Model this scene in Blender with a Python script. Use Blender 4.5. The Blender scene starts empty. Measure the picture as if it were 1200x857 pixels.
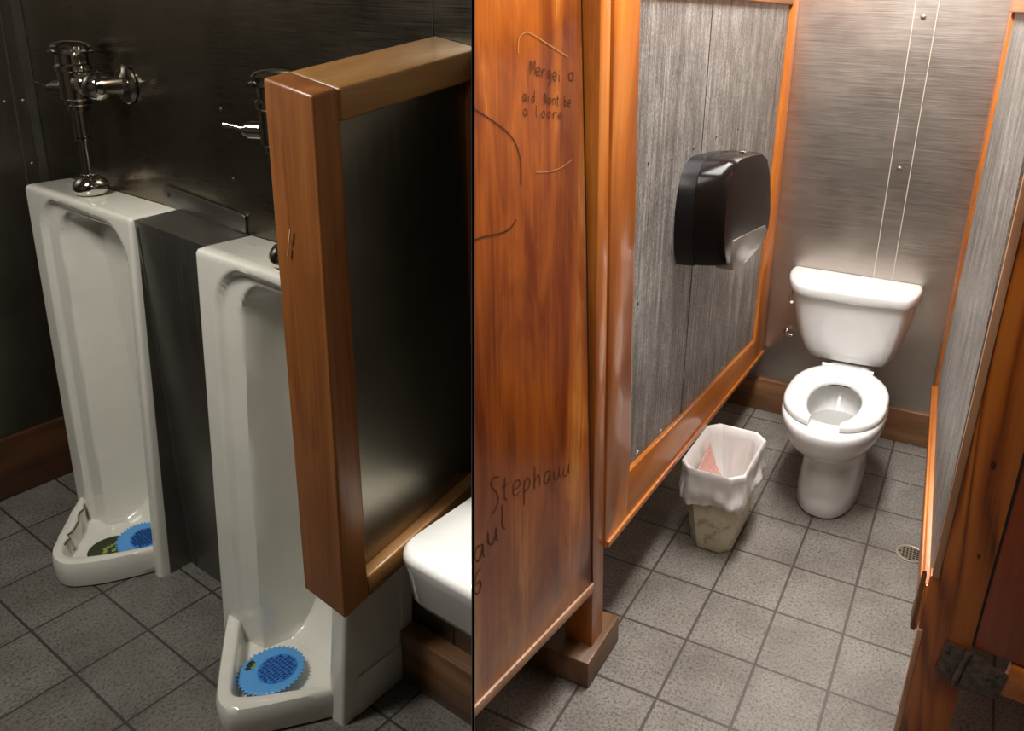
import bpy, bmesh, math, random
from mathutils import Vector, Matrix, noise

scene = bpy.context.scene
COL = scene.collection
rnd = random.Random(7)

# ------------------------------------------------------------------ camera
cam_d = bpy.data.cameras.new('camera')
cam = bpy.data.objects.new('camera', cam_d)
COL.objects.link(cam)
cam_d.sensor_width = 36.0
cam_d.sensor_fit = 'HORIZONTAL'
cam_d.lens = 28.5
cam_d.shift_x = -0.1
cam_d.shift_y = -0.13208
cam_d.clip_start = 0.02
CR = Matrix(((0.999638035, 0.026903504, 0.0),
             (0.007304257, -0.271400084, 0.962438903),
             (0.025892979, -0.962090534, -0.271498357)))
M = CR @ Matrix.Diagonal((1, -1, -1))
cam.matrix_world = Matrix.Translation((0, 0, 1.8)) @ M.to_4x4()
scene.camera = cam

# ------------------------------------------------------------------ colour management, world
scene.view_settings.view_transform = 'Standard'
scene.view_settings.look = 'None'
scene.view_settings.exposure = 0.0
scene.view_settings.gamma = 1.0
scene.view_settings.use_curve_mapping = False
w = bpy.data.worlds.new('world'); scene.world = w; w.use_nodes = True
w.node_tree.nodes['Background'].inputs[0].default_value = (1.0, 0.93, 0.85, 1)
w.node_tree.nodes['Background'].inputs[1].default_value = 0.05

YR, YL = math.radians(-24.731529), math.radians(56.577951)
RM = {'R': Matrix.Rotation(YR, 4, 'Z'), 'L': Matrix.Rotation(YL, 4, 'Z')}


def lamp(name, room, loc, power, sx, sy, color, aim=None):
    d = bpy.data.lights.new(name, 'AREA')
    d.shape = 'RECTANGLE'; d.size = sx; d.size_y = sy; d.energy = power; d.color = color
    o = bpy.data.objects.new(name, d); COL.objects.link(o)
    loc = Vector(loc)
    m = Matrix.Translation(loc)
    if aim is not None:
        m = m @ (Vector(aim) - loc).to_track_quat('-Z', 'Y').to_matrix().to_4x4()
    o.matrix_world = RM[room] @ m
    return o


lamp('ceiling_lamp_stall', 'R', (-0.42, 2.40, 2.52), 58, 0.30, 1.2, (1.0, 0.975, 0.95))
lamp('ceiling_lamp_aisle', 'R', (-0.35, 0.95, 2.52), 15, 0.30, 1.0, (1.0, 0.95, 0.88))
lamp('ceiling_lamp_washroom', 'L', (0.10, 2.05, 2.52), 33, 0.5, 0.35, (1.0, 0.955, 0.87))
sp_d = bpy.data.lights.new('basin_fill_spot', 'SPOT')  # spot added over the basin, cone kept narrow so only the basin brightens
sp_d.energy = 170; sp_d.spot_size = math.radians(14); sp_d.spot_blend = 0.5; sp_d.shadow_soft_size = 0.025; sp_d.color = (1.0, 0.95, 0.87)
sp_o = bpy.data.objects.new('basin_fill_spot', sp_d); COL.objects.link(sp_o)
sp_o.matrix_world = RM['L'] @ Matrix.Translation((0.97, 0.975, 2.53))


# ------------------------------------------------------------------ materials
def nd(nt, t, **kw):
    n = nt.nodes.new(t)
    for k, v in kw.items():
        setattr(n, k, v)
    return n


def new_mat(name):
    m = bpy.data.materials.new(name); m.use_nodes = True
    nt = m.node_tree
    return m, nt, nt.nodes['Principled BSDF']


def coords(nt, scale=(1, 1, 1), rot=(0, 0, 0), loc=(0, 0, 0)):
    tc = nd(nt, 'ShaderNodeTexCoord')
    mp = nd(nt, 'ShaderNodeMapping')
    mp.inputs['Scale'].default_value = scale
    mp.inputs['Rotation'].default_value = rot
    mp.inputs['Location'].default_value = loc
    nt.links.new(tc.outputs['Object'], mp.inputs['Vector'])
    return mp.outputs[0]


def noise_tex(nt, vec, scale, detail=4, rough=0.5, dist=0.0):
    n = nd(nt, 'ShaderNodeTexNoise')
    n.inputs['Scale'].default_value = scale
    n.inputs['Detail'].default_value = detail
    n.inputs['Roughness'].default_value = rough
    n.inputs['Distortion'].default_value = dist
    nt.links.new(vec, n.inputs['Vector'])
    return n.outputs['Fac']


def ramp(nt, fac, stops):
    r = nd(nt, 'ShaderNodeValToRGB')
    el = r.color_ramp.elements
    while len(el) < len(stops):
        el.new(0.5)
    for e, (p, c) in zip(el, stops):
        e.position = p; e.color = (*c, 1)
    nt.links.new(fac, r.inputs['Fac'])
    return r.outputs['Color']


def mathn(nt, op, a, b=None, c=None):
    n = nd(nt, 'ShaderNodeMath', operation=op)
    for i, v in enumerate((a, b, c)):
        if v is None:
            continue
        if isinstance(v, (int, float)):
            n.inputs[i].default_value = v
        else:
            nt.links.new(v, n.inputs[i])
    return n.outputs[0]


def mixc(nt, fac, a, b, mode='MIX'):
    n = nd(nt, 'ShaderNodeMix', data_type='RGBA', blend_type=mode)
    for i, v in ((0, fac), (6, a), (7, b)):
        if isinstance(v, (int, float)):
            n.inputs[i].default_value = v
        elif isinstance(v, tuple):
            n.inputs[i].default_value = (*v, 1)
        else:
            nt.links.new(v, n.inputs[i])
    return n.outputs[2]


def bump(nt, h, strength, dist, bsdf):
    b = nd(nt, 'ShaderNodeBump')
    b.inputs['Strength'].default_value = strength
    b.inputs['Distance'].default_value = dist
    nt.links.new(h, b.inputs['Height'])
    nt.links.new(b.outputs[0], bsdf.inputs['Normal'])


def plain(name, col, rough=0.4, metal=0.0, coat=0.0, spec=0.5):
    m, nt, b = new_mat(name)
    b.inputs['Base Color'].default_value = (*col, 1)
    b.inputs['Roughness'].default_value = rough
    b.inputs['Metallic'].default_value = metal
    b.inputs['Coat Weight'].default_value = coat
    b.inputs['Coat Roughness'].default_value = 0.05
    b.inputs['Specular IOR Level'].default_value = spec
    return m


def speckled(name, col, col2, scale, rough, coat=0.0, amount=0.5):
    m, nt, b = new_mat(name)
    v = coords(nt)
    f = noise_tex(nt, v, scale, 6, 0.6)
    c = ramp(nt, f, [(0.35, col2), (0.35 + amount * 0.5, col)])
    nt.links.new(c, b.inputs['Base Color'])
    b.inputs['Roughness'].default_value = rough
    b.inputs['Coat Weight'].default_value = coat
    b.inputs['Coat Roughness'].default_value = 0.04
    return m


def wood(name, dark, mid, light, axis='z', freq=30.0, scale=3.2, ringw=0.45, blotw=0.7, rough=0.32, coat=0.35, seed=0.0, sharp=1.0):
    """Stained softwood: growth-ring contours of a stretched noise, fine fibres, uneven stain."""
    m, nt, b = new_mat(name)
    k = {'x': (0.11, 1, 1), 'y': (1, 0.11, 1), 'z': (1, 1, 0.11)}[axis]
    v = coords(nt, k, loc=(seed, seed * 1.7, seed * 0.6))
    big = noise_tex(nt, v, scale, 2, 0.45, 0.5)
    rings = mathn(nt, 'SINE', mathn(nt, 'MULTIPLY', big, freq))
    rings = mathn(nt, 'MULTIPLY_ADD', rings, 0.5, 0.5)
    if sharp != 1.0:
        rings = mathn(nt, 'POWER', rings, sharp)
    k2 = {'x': (0.02, 1, 1), 'y': (1, 0.02, 1), 'z': (1, 1, 0.02)}[axis]
    fib = noise_tex(nt, coords(nt, k2, loc=(seed, 0.3, seed)), 140, 3, 0.65)
    k3 = {'x': (0.22, 1, 1), 'y': (1, 0.22, 1), 'z': (1, 1, 0.22)}[axis]
    blot = noise_tex(nt, coords(nt, k3, loc=(seed * 2, 1, 3)), 9, 4, 0.6, 0.8)
    f = mathn(nt, 'MULTIPLY_ADD', mathn(nt, 'SUBTRACT', rings, 0.5), ringw, 0.45)
    f = mathn(nt, 'MULTIPLY_ADD', mathn(nt, 'SUBTRACT', fib, 0.5), 0.45, f)
    f = mathn(nt, 'MULTIPLY_ADD', mathn(nt, 'SUBTRACT', blot, 0.5), blotw * 1.8, f)
    c = ramp(nt, f, [(0.08, dark), (0.48, mid), (0.92, light)])
    nt.links.new(c, b.inputs['Base Color'])
    b.inputs['Roughness'].default_value = rough
    b.inputs['Coat Weight'].default_value = coat
    b.inputs['Coat Roughness'].default_value = 0.12
    bump(nt, fib, 0.12, 0.002, b)
    return m


def steel(name, col, rough=0.3, brush='x', waves=0.0, dirt=0.25, bstr=0.25, bmix=0.35):
    m, nt, b = new_mat(name)
    k = (0.02, 0.02, 1) if brush == 'x' else (1, 1, 0.015)
    br = noise_tex(nt, coords(nt, k), 320 if brush == 'x' else 260, 2, 0.6)
    bl = noise_tex(nt, coords(nt), 5, 4, 0.6)
    c = ramp(nt, bl, [(0.3, tuple(x * (1 - dirt) for x in col)), (0.7, col)])
    c = mixc(nt, mathn(nt, 'MULTIPLY', br, bmix), c, tuple(min(1, x * 1.35) for x in col))
    nt.links.new(c, b.inputs['Base Color'])
    b.inputs['Metallic'].default_value = 1.0
    r = mathn(nt, 'MULTIPLY_ADD', br, 0.22, rough - 0.1)
    r = mathn(nt, 'MULTIPLY_ADD', bl, 0.12, r)
    nt.links.new(r, b.inputs['Roughness'])
    b.inputs['Anisotropic'].default_value = 0.0
    h = mathn(nt, 'MULTIPLY', br, 0.05)
    if waves:
        wv = noise_tex(nt, coords(nt, (0.6, 0.6, 2.2)), 2.2, 1, 0.4)
        h = mathn(nt, 'MULTIPLY_ADD', wv, waves, h)
    bump(nt, h, bstr, 0.01, b)
    return m


def galvanised(name):
    """Grey ribbed sheet with vertical ridges and mottled zinc."""
    m, nt, b = new_mat(name)
    ridge = noise_tex(nt, coords(nt, (1, 1, 0.004)), 110, 1, 0.5)
    fine = noise_tex(nt, coords(nt, (1, 1, 0.5)), 210, 4, 0.8)
    mott = noise_tex(nt, coords(nt, (1, 1, 0.4)), 11, 6, 0.75)
    f = mathn(nt, 'ADD', mathn(nt, 'MULTIPLY', ridge, 0.20), mathn(nt, 'MULTIPLY', fine, 0.46))
    f = mathn(nt, 'ADD', f, mathn(nt, 'MULTIPLY', mott, 0.34))
    c = ramp(nt, f, [(0.38, (0.10, 0.092, 0.082)), (0.5, (0.245, 0.232, 0.212)), (0.62, (0.56, 0.55, 0.51))])
    nt.links.new(c, b.inputs['Base Color'])
    b.inputs['Metallic'].default_value = 0.35
    b.inputs['Roughness'].default_value = 0.48
    bump(nt, mathn(nt, 'ADD', ridge, mathn(nt, 'MULTIPLY', fine, 0.3)), 0.5, 0.004, b)
    return m


def tiles(name, su, sv, ou, ov, c1, c2, grout, mortar):
    m, nt, b = new_mat(name)
    tc = nd(nt, 'ShaderNodeTexCoord')
    mp = nd(nt, 'ShaderNodeMapping'); mp.inputs['Location'].default_value = (-ou, -ov, 0)
    nt.links.new(tc.outputs['Object'], mp.inputs['Vector'])
    br = nd(nt, 'ShaderNodeTexBrick'); br.offset = 0.0; br.squash = 1.0
    br.inputs['Scale'].default_value = 1.0
    br.inputs['Brick Width'].default_value = su
    br.inputs['Row Height'].default_value = sv
    br.inputs['Mortar Size'].default_value = mortar
    br.inputs['Mortar Smooth'].default_value = 0.1
    br.inputs['Bias'].default_value = 0.0
    br.inputs['Color1'].default_value = (*c1, 1)
    br.inputs['Color2'].default_value = (*c2, 1)
    br.inputs['Mortar'].default_value = (1, 1, 1, 1)
    nt.links.new(mp.outputs[0], br.inputs['Vector'])
    sp = noise_tex(nt, coords(nt), 120, 4, 0.8)
    lo = noise_tex(nt, coords(nt), 4.5, 5, 0.6)
    spc = ramp(nt, sp, [(0.38, (0.34, 0.33, 0.32)), (0.47, (0.92, 0.92, 0.92)), (0.66, (1.35, 1.33, 1.3))])
    loc = ramp(nt, lo, [(0.32, (0.66, 0.64, 0.62)), (0.62, (1.05, 1.05, 1.05))])
    c = mixc(nt, 1.0, br.outputs['Color'], spc, 'MULTIPLY')
    c = mixc(nt, 1.0, c, loc, 'MULTIPLY')
    c = mixc(nt, br.outputs['Fac'], c, grout)
    nt.links.new(c, b.inputs['Base Color'])
    b.inputs['Roughness'].default_value = 0.42
    h = mathn(nt, 'MULTIPLY_ADD', br.outputs['Fac'], -1.0, mathn(nt, 'MULTIPLY', sp, 0.16))
    bump(nt, h, 0.5, 0.003, b)
    return m


MAT = {}
MAT['porcelain'] = plain('porcelain_white', (0.84, 0.84, 0.82), 0.16, 0, 0.6)
MAT['porcelain_old'] = speckled('porcelain_urinal', (0.78, 0.765, 0.70), (0.72, 0.71, 0.64), 7, 0.2, 0.5, 0.6)
MAT['seat'] = plain('seat_plastic', (0.88, 0.88, 0.86), 0.2, 0, 0.4)
MAT['chrome'] = plain('chrome', (0.62, 0.60, 0.56), 0.09, 1.0)
MAT['chrome_dull'] = plain('dull_chrome', (0.55, 0.53, 0.5), 0.25, 1.0)
MAT['steel_wall'] = steel('steel_wall_dark', (0.25, 0.215, 0.165), 0.23, 'x', 0.4, 0.25, 0.06, 0.12)
MAT['steel_left'] = steel('steel_side_wall', (0.22, 0.2, 0.17), 0.34, 'z', 0.2)
MAT['steel_fill'] = steel('steel_filler', (0.26, 0.25, 0.23), 0.36, 'z')
MAT['steel_screen'] = steel('steel_screen_panel', (0.40, 0.37, 0.30), 0.30, 'z', 0.2)
MAT['steel_back'] = steel('steel_stall_back', (0.60, 0.55, 0.50), 0.30, 'x', 0.9, 0.15)
MAT['seam'] = plain('seam_line', (0.72, 0.64, 0.55), 0.4, 0.3)
MAT['seam_dark'] = plain('seam_dark', (0.05, 0.045, 0.04), 0.5, 0.6)
MAT['galv'] = galvanised('galvanised_ribbed_sheet')
MAT['black_plastic'] = plain('black_plastic', (0.010, 0.009, 0.010), 0.3, 0, 0.0, 0.25)
MAT['black_face'] = plain('black_plastic_gloss', (0.010, 0.007, 0.006), 0.16, 0, 0.0, 0.14)
MAT['smoke'] = plain('smoky_plastic', (0.17, 0.155, 0.13), 0.3, 0, 0.3)
MAT['fold'] = plain('fold_seam_grey', (0.10, 0.095, 0.085), 0.5, 0.6)  # dull grey for the filler's fold line and the side wall seam
MAT['divider_paint'] = plain('divider_paint', (0.15, 0.135, 0.11), 0.7)  # face of the added divider, toned for what the steel reflects
MAT['rubber'] = plain('gap_shade', (0.015, 0.012, 0.01), 0.8)  # no rubber: flat near-black stands in for the shade in gaps and holes
MAT['hinge'] = speckled('hinge_metal', (0.13, 0.10, 0.075), (0.045, 0.032, 0.024), 60, 0.5, 0, 0.6)
MAT['ink'] = plain('marker_ink', (0.075, 0.028, 0.012), 0.5)
MAT['ink_faint'] = plain('faded_ink', (0.10, 0.032, 0.008), 0.6)
MAT['scratch'] = plain('scratch_pale', (0.60, 0.25, 0.07), 0.5)
MAT['scratch_w'] = plain('scratch_pale_wood', (0.75, 0.52, 0.3), 0.6)
MAT['chip'] = plain('stained_chip', (0.13, 0.09, 0.045), 0.6)
MAT['wood_knot'] = plain('knot_brown', (0.075, 0.016, 0.004), 0.4)
MAT['drain_dark'] = plain('drain_dark', (0.03, 0.035, 0.012), 0.4)
MAT['screw'] = plain('screw_metal', (0.5, 0.47, 0.42), 0.3, 1.0)
MAT['screw_dark'] = plain('screw_rusty', (0.06, 0.05, 0.04), 0.5, 0.5)
MAT['divider'] = plain('divider_black', (0.004, 0.004, 0.004), 0.9, 0, 0, 0.1)
MAT['ceiling'] = plain('ceiling_paint', (0.62, 0.57, 0.50), 0.8)
MAT['wall_plain'] = plain('painted_wall', (0.30, 0.25, 0.20), 0.7)
MAT['wall_plain_dark'] = plain('painted_wall_brown', (0.055, 0.042, 0.030), 0.6)
MAT['wood_big'] = wood('plywood_orange', (0.20, 0.032, 0.003), (0.47, 0.115, 0.010), (0.90, 0.40, 0.09), 'z', 26, 4.2, 0.42, 0.85, 0.28, 0.5, 0.0)
MAT['wood_post'] = wood('post_orange', (0.27, 0.058, 0.005), (0.53, 0.155, 0.016), (0.72, 0.28, 0.05), 'z', 22, 4.5, 0.28, 0.4, 0.3, 0.4, 4.0)
MAT['wood_rail'] = wood('rail_orange', (0.32, 0.075, 0.008), (0.56, 0.175, 0.022), (0.74, 0.31, 0.06), 'y', 22, 5, 0.28, 0.4, 0.3, 0.4, 6.0)
MAT['wood_right'] = wood('board_orange', (0.13, 0.022, 0.002), (0.47, 0.12, 0.012), (0.62, 0.20, 0.03), 'z', 62, 8.0, 0.55, 0.3, 0.34, 0.35, 9.0, 0.7)
MAT['wood_door_r'] = wood('door_redbrown', (0.13, 0.02, 0.003), (0.30, 0.05, 0.007), (0.40, 0.09, 0.014), 'z', 22, 4, 0.25, 0.35, 0.4, 0.25, 12.0)
MAT['wood_pale'] = wood('worn_edge', (0.34, 0.15, 0.07), (0.52, 0.28, 0.15), (0.66, 0.42, 0.26), 'z', 22, 5, 0.2, 0.6, 0.5, 0.1, 13.0)
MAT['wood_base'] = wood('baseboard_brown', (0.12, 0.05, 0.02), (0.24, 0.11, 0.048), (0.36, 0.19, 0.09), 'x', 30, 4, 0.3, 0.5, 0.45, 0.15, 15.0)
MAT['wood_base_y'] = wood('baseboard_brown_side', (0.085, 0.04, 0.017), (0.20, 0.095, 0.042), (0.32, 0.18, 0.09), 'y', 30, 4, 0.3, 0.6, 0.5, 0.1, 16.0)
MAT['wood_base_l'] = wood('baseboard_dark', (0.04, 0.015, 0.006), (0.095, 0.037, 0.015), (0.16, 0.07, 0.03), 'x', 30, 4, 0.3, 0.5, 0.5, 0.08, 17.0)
MAT['wood_screen'] = wood('screen_frame_wood', (0.20, 0.06, 0.014), (0.43, 0.15, 0.038), (0.58, 0.25, 0.075), 'z', 30, 4, 0.4, 0.35, 0.42, 0.15, 21.0)
MAT['wood_screen_x'] = wood('screen_rail_wood', (0.20, 0.085, 0.022), (0.38, 0.18, 0.055), (0.52, 0.28, 0.10), 'x', 30, 4, 0.3, 0.45, 0.42, 0.15, 23.0)
MAT['floor_R'] = tiles('floor_tiles_stall', 0.20581, 0.23283, -0.6015, 2.58801, (0.225, 0.205, 0.18), (0.26, 0.238, 0.21), (0.075, 0.062, 0.05), 0.0045)
MAT['floor_L'] = tiles('floor_tiles_washroom', 0.19543, 0.26856, 0.89575, 1.91314, (0.155, 0.15, 0.135), (0.18, 0.172, 0.155), (0.045, 0.041, 0.036), 0.0042)
MAT['blue'] = plain('blue_gel', (0.025, 0.20, 0.62), 0.3, 0, 0.3)
MAT['blue_pale'] = plain('blue_gel_pale', (0.09, 0.34, 0.74), 0.35, 0, 0.3)
MAT['blue_dark'] = plain('blue_gel_dark', (0.01, 0.07, 0.27), 0.4)
MAT['mark_dark'] = plain('mark_dark', (0.02, 0.035, 0.03), 0.5)
MAT['mark_green'] = plain('mark_green', (0.22, 0.36, 0.05), 0.5)
MAT['bag'] = plain('white_bag', (0.80, 0.77, 0.74), 0.32, 0, 0.1)
MAT['bag'].node_tree.nodes['Principled BSDF'].inputs['Subsurface Weight'].default_value = 0.0
MAT['bin'] = speckled('bin_plastic_dirty', (0.72, 0.65, 0.47), (0.42, 0.34, 0.21), 24, 0.45, 0.05, 0.25)
MAT['pink'] = speckled('pink_paper', (0.70, 0.42, 0.37), (0.60, 0.25, 0.21), 120, 0.7, 0, 0.4)
MAT['stamp'] = plain('stamp_grey', (0.30, 0.30, 0.27), 0.4)
MAT['grate_dark'] = plain('drain_plate', (0.22, 0.19, 0.15), 0.4, 0.6)
MAT['grate'] = plain('drain_grate', (0.42, 0.37, 0.30), 0.35, 0.8)


# ------------------------------------------------------------------ builders
def _clip(bm, room, side):
    """Cut a room's mesh off where the added black divider between the two rooms stands."""
    n, off = {'L': (Vector((-0.98445, -0.17431, 0.02164)), 0.0),
              'R': (Vector((-0.98515, -0.17044, 0.02053)), 0.0)}[room]
    inv = RM[room].to_3x3().inverted()
    ln = inv @ n
    geom = bm.verts[:] + bm.edges[:] + bm.faces[:]
    keep_left = room == 'L'
    r = bmesh.ops.bisect_plane(bm, geom=geom, plane_co=(0, 0, 1.8), plane_no=ln,
                               clear_inner=keep_left, clear_outer=not keep_left, dist=1e-6)
    ed = [e for e in r['geom_cut'] if isinstance(e, bmesh.types.BMEdge)]
    if ed:
        bmesh.ops.holes_fill(bm, edges=ed, sides=0)


def mesh_obj(name, bm, mat, room=None, base=(0, 0, 0), parent=None, angle=40, clip=False):
    if clip:
        _clip(bm, room, clip)
    bmesh.ops.translate(bm, verts=bm.verts, vec=-Vector(base))
    bmesh.ops.recalc_face_normals(bm, faces=bm.faces)
    me = bpy.data.meshes.new(name)
    bm.to_mesh(me); bm.free()
    mats = mat if isinstance(mat, (list, tuple)) else [mat]
    for m in mats:
        me.materials.append(MAT[m])
    if angle:
        for p in me.polygons:
            p.use_smooth = True
        me.set_sharp_from_angle(angle=math.radians(angle))
    o = bpy.data.objects.new(name, me); COL.objects.link(o)
    if parent is not None:
        o.parent = parent
    elif room:
        o.matrix_world = RM[room] @ Matrix.Translation(base)
    return o


class Thing:
    def __init__(self, name, label, cat, room, base, group=None):
        o = bpy.data.objects.new(name, None); COL.objects.link(o)
        o.empty_display_size = 0.1
        o.matrix_world = RM[room] @ Matrix.Translation(base)
        o['label'] = label; o['category'] = cat
        if group:
            o['group'] = group
        self.o, self.room, self.base = o, room, base

    def part(self, name, bm, mat, parent=None, angle=40, clip=False, label=None, kind=None):
        p = mesh_obj(name, bm, mat, self.room, self.base, parent or self.o, angle, clip)
        if label:
            p['label'] = label
        if kind:
            p['kind'] = kind
        return p


def solo(name, bm, mat, room, base, label, cat, group=None, angle=40, clip=False):
    o = mesh_obj(name, bm, mat, room, base, None, angle, clip)
    o['label'] = label; o['category'] = cat
    if group:
        o['group'] = group
    return o


def struct(name, bm, mat, room, base=(0, 0, 0), clip=False, angle=0):
    o = mesh_obj(name, bm, mat, room, base, None, angle, clip)
    o['kind'] = 'structure'
    return o


def B():
    return bmesh.new()


def hexa(bm, c, bevel=0.0, seg=2):
    """c: 8 corners, bottom loop of four then top loop of four."""
    v = [bm.verts.new(p) for p in c]
    fs = [(3, 2, 1, 0), (4, 5, 6, 7), (0, 1, 5, 4), (1, 2, 6, 5), (2, 3, 7, 6), (3, 0, 4, 7)]
    faces = [bm.faces.new([v[i] for i in f]) for f in fs]
    if bevel:
        ed = list({e for f in faces for e in f.edges})
        bmesh.ops.bevel(bm, geom=ed, offset=bevel, segments=seg, affect='EDGES', profile=0.5)
    return bm


def box(bm, a0, a1, b0, b1, z0, z1, bevel=0.0, seg=2):
    return hexa(bm, [(a0, b0, z0), (a1, b0, z0), (a1, b1, z0), (a0, b1, z0),
                     (a0, b0, z1), (a1, b0, z1), (a1, b1, z1), (a0, b1, z1)], bevel, seg)


def prism(bm, poly, f, d0, d1, bevel=0.0, seg=2):
    """Extrude a 2-D outline between depths d0 and d1; f(p, q, d) gives the 3-D point."""
    lo = [bm.verts.new(f(p, q, d0)) for p, q in poly]
    hi = [bm.verts.new(f(p, q, d1)) for p, q in poly]
    n = len(poly)
    fc = [bm.faces.new(lo[::-1]), bm.faces.new(hi)]
    for i in range(n):
        fc.append(bm.faces.new((lo[i], lo[(i + 1) % n], hi[(i + 1) % n], hi[i])))
    if bevel:
        ed = list({e for f_ in fc for e in f_.edges})
        bmesh.ops.bevel(bm, geom=ed, offset=bevel, segments=seg, affect='EDGES', profile=0.5)
    return bm


def loft(bm, rings, cap0=True, cap1=True):
    vr = [[bm.verts.new(p) for p in r] for r in rings]
    n = len(rings[0])
    for a, b in zip(vr, vr[1:]):
        for i in range(n):
            j = (i + 1) % n
            bm.faces.new((a[i], a[j], b[j], b[i]))
    if cap0:
        bm.faces.new(vr[0][::-1])
    if cap1:
        bm.faces.new(vr[-1])
    return bm


def tube(bm, pts, r, n=14, cap=True):
    pts = [Vector(p) for p in pts]
    rr = r if isinstance(r, (list, tuple)) else [r] * len(pts)
    rings = []
    up = None
    for i, p in enumerate(pts):
        t = (pts[min(i + 1, len(pts) - 1)] - pts[max(i - 1, 0)]).normalized()
        if up is None:
            up = Vector((0, 0, 1)) if abs(t.z) < 0.9 else Vector((1, 0, 0))
        x = (up - t * up.dot(t)).normalized(); y = t.cross(x)
        up = x
        rings.append([p + (x * math.cos(2 * math.pi * k / n) + y * math.sin(2 * math.pi * k / n)) * rr[i] for k in range(n)])
    return loft(bm, rings, cap, cap)


def lathe(bm, prof, c, n=28, axis=None):
    """prof: (radius, height) pairs along an axis (default z) from the point c."""
    ax = Vector(axis or (0, 0, 1)).normalized()
    x = ax.orthogonal().normalized(); y = ax.cross(x)
    c = Vector(c)
    rings = [[c + ax * h + (x * math.cos(2 * math.pi * k / n) + y * math.sin(2 * math.pi * k / n)) * max(r, 1e-4) for k in range(n)] for r, h in prof]
    return loft(bm, rings)


def lerp(a, b, t):
    return a + (b - a) * t


def ribbon(bm, pts, wd, f):
    """A flat pen line on a surface; f(p, q) gives the 3-D point."""
    n = len(pts)
    L = []
    for i in range(n):
        p = Vector(pts[i]); t = Vector(pts[min(i + 1, n - 1)]) - Vector(pts[max(i - 1, 0)])
        if t.length < 1e-9:
            t = Vector((1, 0))
        t.normalize(); nn = Vector((-t.y, t.x)) * wd / 2
        L.append((bm.verts.new(f(*(p + nn))), bm.verts.new(f(*(p - nn)))))
    for a, b in zip(L, L[1:]):
        bm.faces.new((a[0], a[1], b[1], b[0]))


def smooth_line(pts, k=6):
    out = []
    n = len(pts)
    for i in range(n - 1):
        p0, p1, p2, p3 = (Vector(pts[max(0, min(n - 1, j))]) for j in (i - 1, i, i + 1, i + 2))
        for s in range(k):
            t = s / k
            out.append(0.5 * ((2 * p1) + (p2 - p0) * t + (2 * p0 - 5 * p1 + 4 * p2 - p3) * t * t + (3 * p1 - p0 - 3 * p2 + p3) * t ** 3))
    out.append(Vector(pts[-1]))
    return [tuple(v) for v in out]


# ================================================================== SETTING
b = B(); box(b, -1.7, 1.35, -1.4, 3.45, -0.06, 0.0)
struct('floor', b, 'floor_R', 'R', clip=True)
b = B(); box(b, -1.35, 1.30, -1.1, 3.33, -0.06, 0.0)
struct('floor', b, 'floor_L', 'L', clip=True)
b = B(); box(b, -1.7, 1.35, -1.4, 3.45, 2.56, 2.62)
struct('ceiling', b, 'ceiling', 'R', clip=True)
b = B(); box(b, -1.35, 1.30, -1.1, 3.33, 2.56, 2.62)
struct('ceiling', b, 'ceiling', 'L', clip=True)

# stall room: steel back wall with a batten between two seams, baseboard
b = B(); box(b, -1.7, 1.35, 3.39, 3.45, 0, 2.56)
wall_back = struct('wall_back', b, 'steel_back', 'R', clip=True)


def back_f(p, q, d):
    return (p, 3.39 - d, q)


def seamR(z, k):
    lo, hi = ((-0.3845, -0.3025), (-0.3205, -0.236))[0], ((-0.3845, -0.3025), (-0.3205, -0.236))[1]
    return lerp((-0.381, -0.3115)[k], (-0.318, -0.2335)[k], z / 2.0)


b = B(); prism(b, [(seamR(0.15, 0), 0.15), (seamR(0.15, 1), 0.15), (seamR(2.5, 1), 2.5), (seamR(2.5, 0), 2.5)], back_f, -0.002, 0.003)
batten = struct('trim_1', b, 'steel_back', 'R')
for k in (0, 1):
    b = B(); e = 0.0016
    prism(b, [(seamR(0.15, k) - e, 0.15), (seamR(0.15, k) + e, 0.15), (seamR(2.5, k) + e, 2.5), (seamR(2.5, k) - e, 2.5)], back_f, 0.0, 0.0045)
    s = mesh_obj('seam', b, 'seam', 'R', (0, 0, 0), batten)
for sa, sz in ((-0.2905, 1.774), (-0.309, 1.183)):
    b = B(); lathe(b, [(0.011, 0), (0.0105, 0.003), (0.004, 0.0055)], (sa, 3.387, sz), 16, (0, -1, 0))
    mesh_obj('screw', b, 'screw', 'R', (0, 0, 0), batten)
b = B(); box(b, -1.6, 1.3, 3.368, 3.392, 0.0, 0.152, 0.004)
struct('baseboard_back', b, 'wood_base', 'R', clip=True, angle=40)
b = B(); box(b, 1.3, 1.35, -1.4, 3.4, 0, 2.56)
struct('wall_right', b, 'wall_plain', 'R', clip=True)
b = B(); box(b, -1.7, 1.35, -1.45, -1.4, 0, 2.56)
struct('wall_rear', b, 'wall_plain', 'R', clip=True)
b = B(); box(b, -1.75, -1.7, -1.4, 3.4, 0, 2.56)
struct('wall_left', b, 'wall_plain', 'R', clip=True)

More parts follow.
